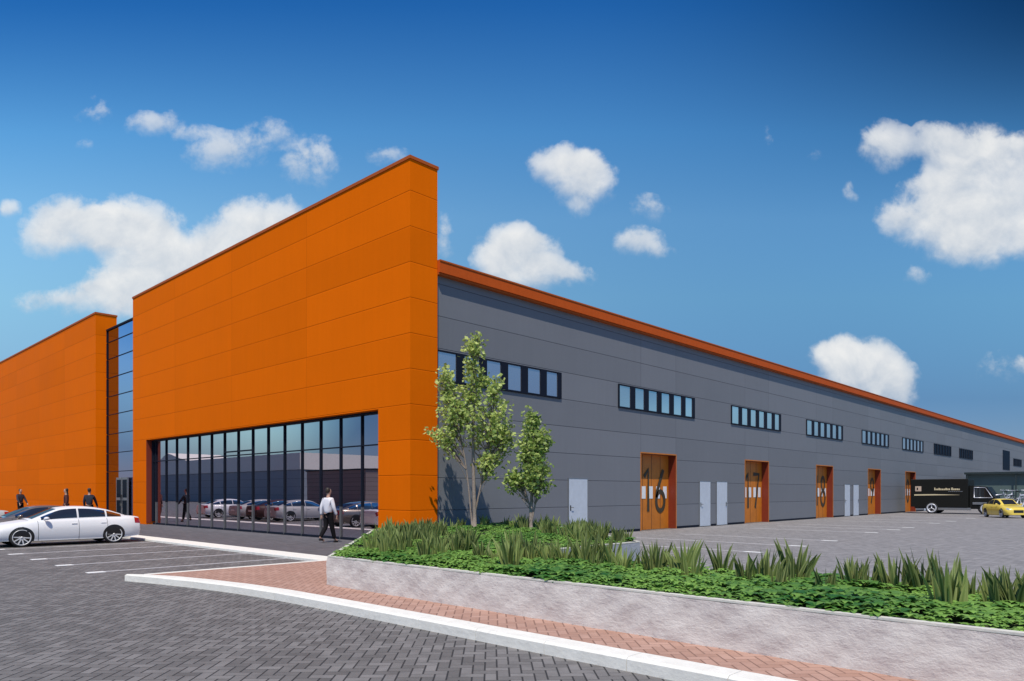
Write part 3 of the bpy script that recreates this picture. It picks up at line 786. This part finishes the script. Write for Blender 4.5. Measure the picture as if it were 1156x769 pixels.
# ------------------------------------------------------------------ truck
T = empty('box_truck', (.95, 48.4, .008)); tag(T, 'black box truck with gold lettering and stripe parked beside the building', 'truck')
L0 = 3.84
m = MB(); m.bbox(0, L0, 0, 2.1, .50, 2.62, .04); bx_ = m.build('cargo_box', M['truck_black'], T)
m = MB(); m.add([(.25,-.004,1.36),(3.3,-.004,1.42),(3.3,-.004,1.43),(1.6,-.004,1.48),(.25,-.004,1.46)], [(0,1,2,3,4)]); m.build('stripe', M['gold'], bx_)
rndt = random.Random(2); x = 1.62
for wl in (10, 5):
    m = MB()
    for k in range(wl):
        w = rndt.choice([.07,.08,.10]); h = rndt.choice([.11,.12,.16]) if k else .19
        m.add([(x,-.005,1.78),(x+w,-.005,1.78),(x+w,-.005,1.78+h),(x,-.005,1.78+h)], [(0,1,2,3)]); x += w+.02
    x += .06; m.build('lettering', M['gold'], bx_)
m = MB()
for k in range(8): m.add([(2.55+k*.12,-.005,1.66),(2.64+k*.12,-.005,1.66),(2.64+k*.12,-.005,1.71),(2.55+k*.12,-.005,1.71)], [(0,1,2,3)])
m.build('strapline', M['metal'], bx_)
m = MB(); m.add([(.32,-.005,1.70),(.74,-.005,1.70),(.74,-.005,2.08),(.32,-.005,2.08)], [(0,1,2,3)]); m.add([(.42,-.007,1.78),(.52,-.007,1.78),(.52,-.007,1.98),(.42,-.007,1.98)], [(0,1,2,3)], 1); m.build('logo', [M['logo'], M['black']], bx_)
m = MB()
sec = [(L0+.06,.5),(5.75,.5),(5.8,.95),(5.5,1.2),(4.98,2.02),(L0+.06,2.12)]
vs = [(a,.12,b) for a,b in sec]+[(a,1.98,b) for a,b in sec]; n = 6
m.add(vs, [(i,(i+1)%n,n+(i+1)%n,n+i) for i in range(n)]+[tuple(range(n-1,-1,-1)),tuple(range(n,2*n))]); cab = m.build('cab', M['truck_black'], T)
m = MB(); m.add([(4.25,.112,1.26),(5.26,.112,1.26),(4.86,.112,1.90),(4.25,.112,1.93)], [(0,1,2,3)]); m.build('side_window', M['carglass'], cab)
m = MB(); 
fr = [(4.20,1.22),(5.34,1.22),(4.90,1.95),(4.20,1.98)]
for i in range(4):
    a, b = fr[i], fr[(i+1)%4]; m.tube([(a[0],.10,a[1]),(b[0],.10,b[1])], .028, 6)
m.build('window_frame', M['silver'], cab)
m = MB(); m.bbox(4.1, 5.0, .06, .115, .72, .88, .01); m.bbox(.55+1.2, 4.0, .02, .10, .28, .46, .01); m.build('side_guard', M['metal'], T)
m = MB(); m.box(.2, 5.6, .3, 1.8, .38, .497); m.build('chassis', M['black'], T)
for x in (1.45, 4.95):
    for y, o in ((-.03,-1),(2.13,1)):
        w = MB(); w.lathe([(.26,.02*o),(.38,.03*o),(.42,-.02*o),(.42,-.2*o),(.3,-.24*o)], (x,y,.42), 'y', 30); ty = w.build('wheel', M['tyre'], T)
        r = MB(); r.lathe([(.34,.04*o),(.33,.055*o),(.25,.05*o),(.24,.0)], (x,y,.42), 'y', 30); r.lathe([(.24,0),(0,.0)], (x,y,.42), 'y', 30, 1)
        for k in range(3):
            t = 2*math.pi*k/3+math.pi/2; r.tube([(x,y+.03*o,.42),(x+.25*math.cos(t),y+.03*o,.42+.25*math.sin(t))], .035, 6)
        r.build('rim', [M['silver'], M['black']], ty)
m = MB(); m.box(-.02, -.003, .2, .5, .75, .9); m.build('tail_light', M['tail'], T)

# ------------------------------------------------------------------ cycle shelter and bicycles
Sh = empty('cycle_shelter', (7, 71, 0)); tag(Sh, 'long grey green cycle shelter with dark flat roof edge', 'shelter')
m = MB(); m.box(-6.8, 22, .0, .08, .1, 3.415); m.build('back_panel', M['teal'], Sh)
m = MB(); m.box(-6.85, 22.1, -.5, .2, 3.42, 3.62); m.build('roof', M['teal_dark'], Sh)
for k in range(8):
    m = MB(); m.box(-6.6+k*4, -6.5+k*4, -.45, -.35, 0, 3.415); m.build('post', M['teal_dark'], Sh)
def make_bike():
    r = empty('bicycle'); w0, w1 = (-.52,0,.34), (.52,0,.34)
    for w in (w0, w1):
        m = MB(); m.tube([(w[0]+.33*math.cos(2*math.pi*k/20), 0, w[2]+.33*math.sin(2*math.pi*k/20)) for k in range(21)], .022, 6, cap=False)
        o = m.build('wheel', M['tyre'], r); m = MB()
        for k in range(8): t = math.pi*2*k/8; m.tube([w,(w[0]+.31*math.cos(t),0,w[2]+.31*math.sin(t))], .004, 4)
        m.lathe([(.30,.012),(.315,0),(.30,-.012)], w, 'y', 20); m.build('rim', M['silver'], o)
    bb, st, hd, hd2 = (-.08,0,.30), (-.24,0,.86), (.36,0,.88), (.40,0,.72)
    m = MB()
    for a, b in ((bb,(-.22,0,.80)),((-.22,0,.78),(.36,0,.84)),(bb,hd2),(w0,bb),(w0,(-.21,0,.76)),(hd,w1)): m.tube([a,b], .028, 8)
    m.build('frame', M['silver'], r)
    m = MB(); m.tube([(.36,0,.86),(.34,0,1.0)], .016, 6); m.tube([(.28,-.28,1.02),(.36,-.12,1.0),(.36,.12,1.0),(.28,.28,1.02)], .016, 6); m.build('handlebar', M['silver'], r)
    m = MB(); m.tube([(-.22,0,.8),(-.25,0,.94)], .014, 6); m.grid(lambda a,b: (-.36+.26*a, (.07*(1-a)+.02)*math.cos(math.pi*b), .94+.04*math.sin(math.pi*b)), 6, 6); m.build('saddle', M['black'], r)
    return r
bike = make_bike()
bl = ['silver bicycle directly right of the truck cab','silver bicycle second from the truck cab in the rack','silver bicycle behind the yellow car, third from the truck','silver bicycle behind the nose of the yellow car','silver bicycle near the right edge of the picture','silver bicycle at the far right end of the rack']
for k in range(6):
    b = bike if k == 0 else copy_tree(bike)
    b.location = (6.3+.42*k, 49.6+.5*(k % 2)-k*.10, .008+ (0 if k % 2 else 0)); b.rotation_euler = (0,R_((-8,5)[k%2]),R_(20+14*((k*7)%5))); b.scale = (1.3,1.3,1.45) if k % 2 else (1.35,1.35,1.75)
    b.rotation_euler[1] = 0
    tag(b, bl[k], 'bicycle', 'bicycles by the shelter')

# ------------------------------------------------------------------ people
def skin_mesh(name, verts, edges, rad, mat, parent, root=0):
    me = bpy.data.meshes.new(name); me.from_pydata(verts, edges, []); o = bpy.data.objects.new(name, me); col.objects.link(o)
    md = o.modifiers.new('s','SKIN'); md.use_smooth_shade = True
    for i, r in enumerate(rad):
        sv = me.skin_vertices[0].data[i]; sv.radius = r if isinstance(r, tuple) else (r, r); sv.use_root = (i == root)
    sb = o.modifiers.new('u','SUBSURF'); sb.levels = 2
    dg = bpy.context.evaluated_depsgraph_get(); nm = bpy.data.meshes.new_from_object(o.evaluated_get(dg)); o.modifiers.clear(); o.data = nm
    nm.materials.clear(); nm.materials.append(mat)
    for p in nm.polygons: p.use_smooth = True
    o.parent = parent; return o
def person(loc, rz, label, top, legs, stride=.0, armL=.05, armR=-.05, bend=0, longhair=False, s=1.0):
    P = empty('person', loc, rz, s); tag(P, label, 'person')
    V = []; E = []; Rr = []
    def v(p, r, prev=None):
        V.append(p); Rr.append(r)
        if prev is not None: E.append((prev, len(V)-1))
        return len(V)-1
    pel = v((0,0,.96), (.105,.08)); sp = v((0,0,1.12), (.10,.075), pel); ch = v((0,-.01,1.33), (.12,.08), sp); nb = v((0,-.01,1.47), .055, ch); nk = v((0,.01,1.545), .052, nb)
    hd = v((0,.025,1.63), (.070,.085), nk); ht = v((0,.02,1.71), (.076,.092), hd); v((0,.01,1.765), .05, ht); v((0,.118,1.65), .012, hd)
    keyL = {}
    for s_, an in ((1, armL), (-1, armR)):
        sh = v((s_*.175,-.01,1.40), .048, ch); el = v((s_*.235, an*.55-.02,1.14), .043, sh); wr = v((s_*.255, an*1.1+.05,.90), .029, el); hn = v((s_*.255, an*1.15+.07,.83), (.022,.040), wr)
        for q in range(4): v((s_*(.262-.004*q), an*1.15+.105-.024*q-.0, .755-.006*(1.5-abs(q-1.5))), .0085, hn)
        v((s_*.235, an*1.15+.115, .80), .010, hn)
        keyL[s_] = (sh, el, wr)
    leg = {}
    for s_ in (1,-1):
        k = stride*s_; hp = v((s_*.085,0,.88), .098, pel); kn = v((s_*.095, .10*k+.03, .50), .062, hp); ak = v((s_*.10, .42*k-(.08 if k<0 else 0), .10 + (.07 if k < -.1 else 0)), .040, kn); v((s_*.105, .42*k+.12, .035+(.01 if k < -.1 else 0)), .035, ak)
        leg[s_] = (hp, kn, ak)
    skin_mesh('body', V, E, Rr, M['skin'], P)
    g = lambda r, d: (r[0]+d, r[1]+d) if isinstance(r, tuple) else r+d
    TV = [(0,0,.90), V[sp], V[ch], (0,-.01,1.41), V[nb]]; TR = [(.155,.125), (.155,.125), (.18,.135), (.14,.11), (.074,.074)]; TE = [(0,1),(1,2),(2,3),(3,4)]
    for s_ in (1,-1):
        a, b, c = keyL[s_]; i = len(TV); TV += [V[a], V[b], V[c]]; TR += [g(Rr[a],.034), g(Rr[b],.020), g(Rr[c],.014)]; TE += [(2,i),(i,i+1),(i+1,i+2)]
    skin_mesh('shirt', TV, TE, TR, top, P)
    LV = [(0,0,1.06)]; LR = [(.148,.118)]; LE = []
    for s_ in (1,-1):
        a, b, c = leg[s_]; i = len(LV); LV += [V[a], V[b], V[c]]; LR += [g(Rr[a],.012), g(Rr[b],.020), g(Rr[c],.022)]; LE += [(0,i),(i,i+1),(i+1,i+2)]
    skin_mesh('trousers', LV, LE, LR, legs, P)
    for s_ in (1,-1):
        c = Vector(V[leg[s_][2]]); skin_mesh('shoe', [(c.x,c.y-.04,c.z-.055),(c.x,c.y+.06,c.z-.06),(c.x,c.y+.15,c.z-.07)], [(0,1),(1,2)], [.042,.045,.034], M['shoe'], P)
    hv = [(0,-.035,1.60),(0,-.035,1.665),(0,-.018,1.735),(0,.015,1.785)]; hr = [(.050,.045),(.084,.078),(.090,.096),(.055,.065)]
    if longhair: hv = [(0,-.075,1.45)] + hv; hr = [.06] + hr
    skin_mesh('hair', hv, [(i,i+1) for i in range(len(hv)-1)], hr, M['hair'], P)
    return P
person((-3.05,-.85,.05), R_(12), 'man in white shirt and dark trousers walking towards the glass front', M['shirt'], M['trousers'], .45, .06, -.1, s=.97)
person((-35.7,-2.0,.05), R_(-70), 'person in black standing farthest left before the orange wall', M['navy'], M['trousers'], .1, .25, .2, s=1.0)
person((-26.3,-2.0,.05), R_(160), 'person in dark maroon clothes with long hair before the orange wall', M['maroon'], M['maroon'], .1, longhair=True, s=1.0)
person((-22.5,-2.0,.05), R_(60), 'person in dark jacket nearest the stair tower entrance', M['navy'], M['trousers'], .3, .3, .1)

# ------------------------------------------------------------------ buildings across the car park, seen mirrored in the glass
ob = empty('opposite_warehouse', (-105,-40,0)); tag(ob, 'low slate and beige warehouse mirrored in the left glass panes', 'building')
m = MB(); m.box(-30, 29, -14, 0, 0, 4.9); m.build('wall', M['slate'], ob)
m = MB(); m.box(-30.1, 29.1, -14.1, .12, 4.903, 7.3); m.build('upper_cladding', M['beige'], ob)
m = MB(); m.add([(-24,.14,7.3),(-10,.14,7.3),(-19,.14,9.0),(-24,-10,7.3),(-10,-10,7.3),(-19,-10,9.0)], [(0,1,2),(5,4,3),(0,2,5,3),(2,1,4,5)]); m.build('gable', M['beige'], ob)
bb_ = empty('brown_storage_building', (-51.5,-29.4,0)); tag(bb_, 'brown windowless storage block mirrored in the right glass panes', 'building')
m = MB(); m.box(-5, 6.4, -8, 0, 0, 3.95); m.build('wall', M['brown'], bb_)
m = MB(); m.box(-5.1, 6.5, -8.1, .1, 3.955, 4.1); m.build('roof', M['frame'], bb_)

# ------------------------------------------------------------------ camera, light, sky
cd = bpy.data.cameras.new('camera'); cam = bpy.data.objects.new('camera', cd); col.objects.link(cam); sc.camera = cam
cam.location = (16.78,-13.36,1.65); cam.rotation_euler = (R_(90),0,math.atan2(.6872,.7266))
cd.sensor_width = 36; cd.lens = 811/1156*36; cd.shift_y = (555.5-384.5)/1156; cd.clip_end = 3000; cd.clip_start = .1
EL, AZ = R_(60), R_(180-40)      # sun high over the car park, lighting the front and the long side
sd = bpy.data.lights.new('sun', 'SUN'); sd.energy = 4.4; sd.angle = R_(.5); sd.color = (1,.92,.765)
so = bpy.data.objects.new('sun', sd); col.objects.link(so)
dirv = Vector((math.sin(AZ)*math.cos(EL), math.cos(AZ)*math.cos(EL), math.sin(EL)))
so.rotation_euler = dirv.to_track_quat('Z','Y').to_euler(); so.location = (0,0,40)

w = bpy.data.worlds.new('World'); sc.world = w; w.use_nodes = True; nt = w.node_tree; bg = nt.nodes['Background']
sky = nt.nodes.new('ShaderNodeTexSky'); sky.sky_type = 'NISHITA'; sky.sun_disc = False; sky.sun_elevation = EL; sky.sun_rotation = AZ
sky.air_density = 1.0; sky.dust_density = .4; sky.ozone_density = 2.5
tc = nt.nodes.new('ShaderNodeTexCoord'); sp = nt.nodes.new('ShaderNodeSeparateXYZ'); nt.links.new(tc.outputs['Generated'], sp.inputs[0])
dx, dy, dz = (X(nt, sp.outputs[i]) for i in range(3))
fwd = dx*-.6872 + dy*.7266; rgt = dx*.7266 + dy*.6872
front = fwd.smooth(.12, .3)
fs = fwd.max(.05)
ga = rgt/fs; gb = dz/fs
# cloud banks fixed in the sky over the building: (centre, radii, weight)
CL = [(95,256,56,32,1.15),(150,262,50,38,1.2),(45,272,28,22,.7),(185,275,26,22,.8),(290,255,56,32,1.0),(235,285,60,30,.85),
      (165,325,64,38,1.1),(110,340,54,20,.85),(50,338,40,9,.5),(225,310,50,40,1.0),
      (115,125,26,16,.34),(172,138,28,12,.50),(215,150,30,10,.42),(255,172,44,22,.62),(300,158,26,20,.42),(350,190,36,28,.62),(100,155,14,10,.3),
      (628,188,34,17,.85),(660,205,36,28,1.05),(650,236,12,10,.5),(585,286,42,28,1.15),(560,300,26,20,.9),(610,312,44,18,.95),(652,314,22,9,.5),
      (740,235,22,13,.45),(722,270,26,14,.68),(745,278,14,10,.4),(1000,166,30,22,.85),(1060,160,34,22,.9),(1110,172,52,34,1.05),(1070,215,48,34,1.1),(1085,258,76,32,1.15),(1135,272,50,22,.9),(1135,225,40,34,.85),(1010,250,22,26,.7),(968,215,9,12,.6),
      (945,402,32,20,1.1),(975,420,42,30,1.15),(1010,440,26,26,.9),(504,272,11,28,.55),(5,241,16,11,.65),(1160,418,12,10,.6),(1030,312,12,12,.4),(858,155,7,12,.3),(910,172,16,8,.2),(1130,420,30,14,.24),(440,178,18,12,.3)]
NV = combine(nt, ga, gb, 0)
dist = noise(nt, NV, 5.0, 3, .5)
field = None; S0 = None; S1 = None
wx = noise(nt, NV, 7.5, 4, .55); wy = noise(nt, combine(nt, ga, gb, 5.3), 7.5, 4, .55)
pa = ga + (wx-.5)*.075; pb = gb + (wy-.5)*.06          # warped coordinates give billowing outlines
for (u, v_, ru, rv, wt) in CL:
    ca, cb_, ra, rb = (u-578)/811, (555.5-v_)/811, ru/811*1.30, rv/811*1.34
    p = (pa - ca)/ra; q = (pb - cb_)/rb
    e = ((1 - (p*p + q*q))*wt).max(0.0)
    field = e if field is None else (field*field + e*e)._m('SQRT')
    S0 = e if S0 is None else S0 + e
    S1 = e*q if S1 is None else S1 + e*q
hgt_ = S1/(S0 + .02)                                      # -1 base of a cloud, +1 its top
n1 = noise(nt, NV, 13, 7, .58, .3); n2 = noise(nt, combine(nt, ga, gb, 3.7), 34, 6, .6, .3); n3 = noise(nt, combine(nt, ga, gb, 9.1), 85, 5, .6)
rag = (n1-.5)*1.55 + (n2-.5)*1.0 + (n3-.5)*.55
val = field + rag*(1.15 - field*.35) - .20
soft = hgt_.smooth(-.7,.35)                               # crisp tops, soft bases
aA = val.smooth(-.12, .50); aB = val.smooth(-.10, 1.05)
alpha = (aA*soft + aB*(1-soft))*front*field.smooth(0.0,.10)
alpha = alpha*(field.smooth(.0,1.0)*.56 + .38)
n1b = noise(nt, combine(nt, ga-.010, gb+.018, 0), 13, 7, .58, .3)
shade = ((n1-n1b)*1.9 + hgt_*.48 + (n2-.5)*.30 + .56).clamp()
ccol = mixc(nt, shade, (.52,.585,.67), (.88,.88,.87))
# grade of the clear sky: deeper overhead, paler and slightly cyan near the horizon
gr = nt.nodes.new('ShaderNodeValToRGB'); cr_ = gr.color_ramp
elev = gb.max(0)*front + dz.max(0)*(1-front)
nt.links.new(elev.v, gr.inputs[0])
side_dark = (ga.smooth(.05,.85)*gb.smooth(.3,.72)*front)*-.72 + 1
glow = (1 - ga.smooth(-.85,.55))*(1 - gb.smooth(.30,.78))*front
RAMP = [(0,(.40,.45,.74)),(.13,(.33,.51,.73)),(.27,(.62,1.0,1.10)),(.38,(.72,1.22,1.38)),(.50,(.52,1.20,1.55)),(.68,(.16,.76,1.36)),(1,(.16,.6,1.2))]
for k, (p_, c_) in enumerate(RAMP):
    e_ = cr_.elements[k] if k < 2 else cr_.elements.new(p_)
    e_.position = p_
for e_, (p_, c_) in zip(cr_.elements, RAMP): e_.position = p_; e_.color = tuple(q/2 for q in c_) + (1,)
SKYMUL = nt.nodes.new('ShaderNodeVectorMath'); SKYMUL.operation = 'MULTIPLY'
nt.links.new(sky.outputs[0], SKYMUL.inputs[0]); 
sc2 = nt.nodes.new('ShaderNodeVectorMath'); sc2.operation = 'SCALE'; nt.links.new(gr.outputs[0], sc2.inputs[0]); nt.links.new((side_dark*2).v, sc2.inputs['Scale'])
gl = mixc(nt, glow, (1,1,1), (1.95,1.58,1.34))
sc3 = nt.nodes.new('ShaderNodeVectorMath'); sc3.operation = 'MULTIPLY'; nt.links.new(sc2.outputs[0], sc3.inputs[0]); nt.links.new(gl, sc3.inputs[1])
nt.links.new(sc3.outputs[0], SKYMUL.inputs[1])
sc_ = nt.nodes.new('ShaderNodeVectorMath'); sc_.operation = 'SCALE'; nt.links.new(ccol, sc_.inputs[0]); sc_.inputs['Scale'].default_value = 1/.10
fin = mixc(nt, alpha, SKYMUL.outputs[0], sc_.outputs[0])
nt.links.new(fin, bg.inputs[0]); bg.inputs[1].default_value = .10

sc.view_settings.view_transform = 'Standard'; sc.view_settings.look = 'None'; sc.view_settings.exposure = 0; sc.view_settings.gamma = 1
sc.cycles.use_denoising = True
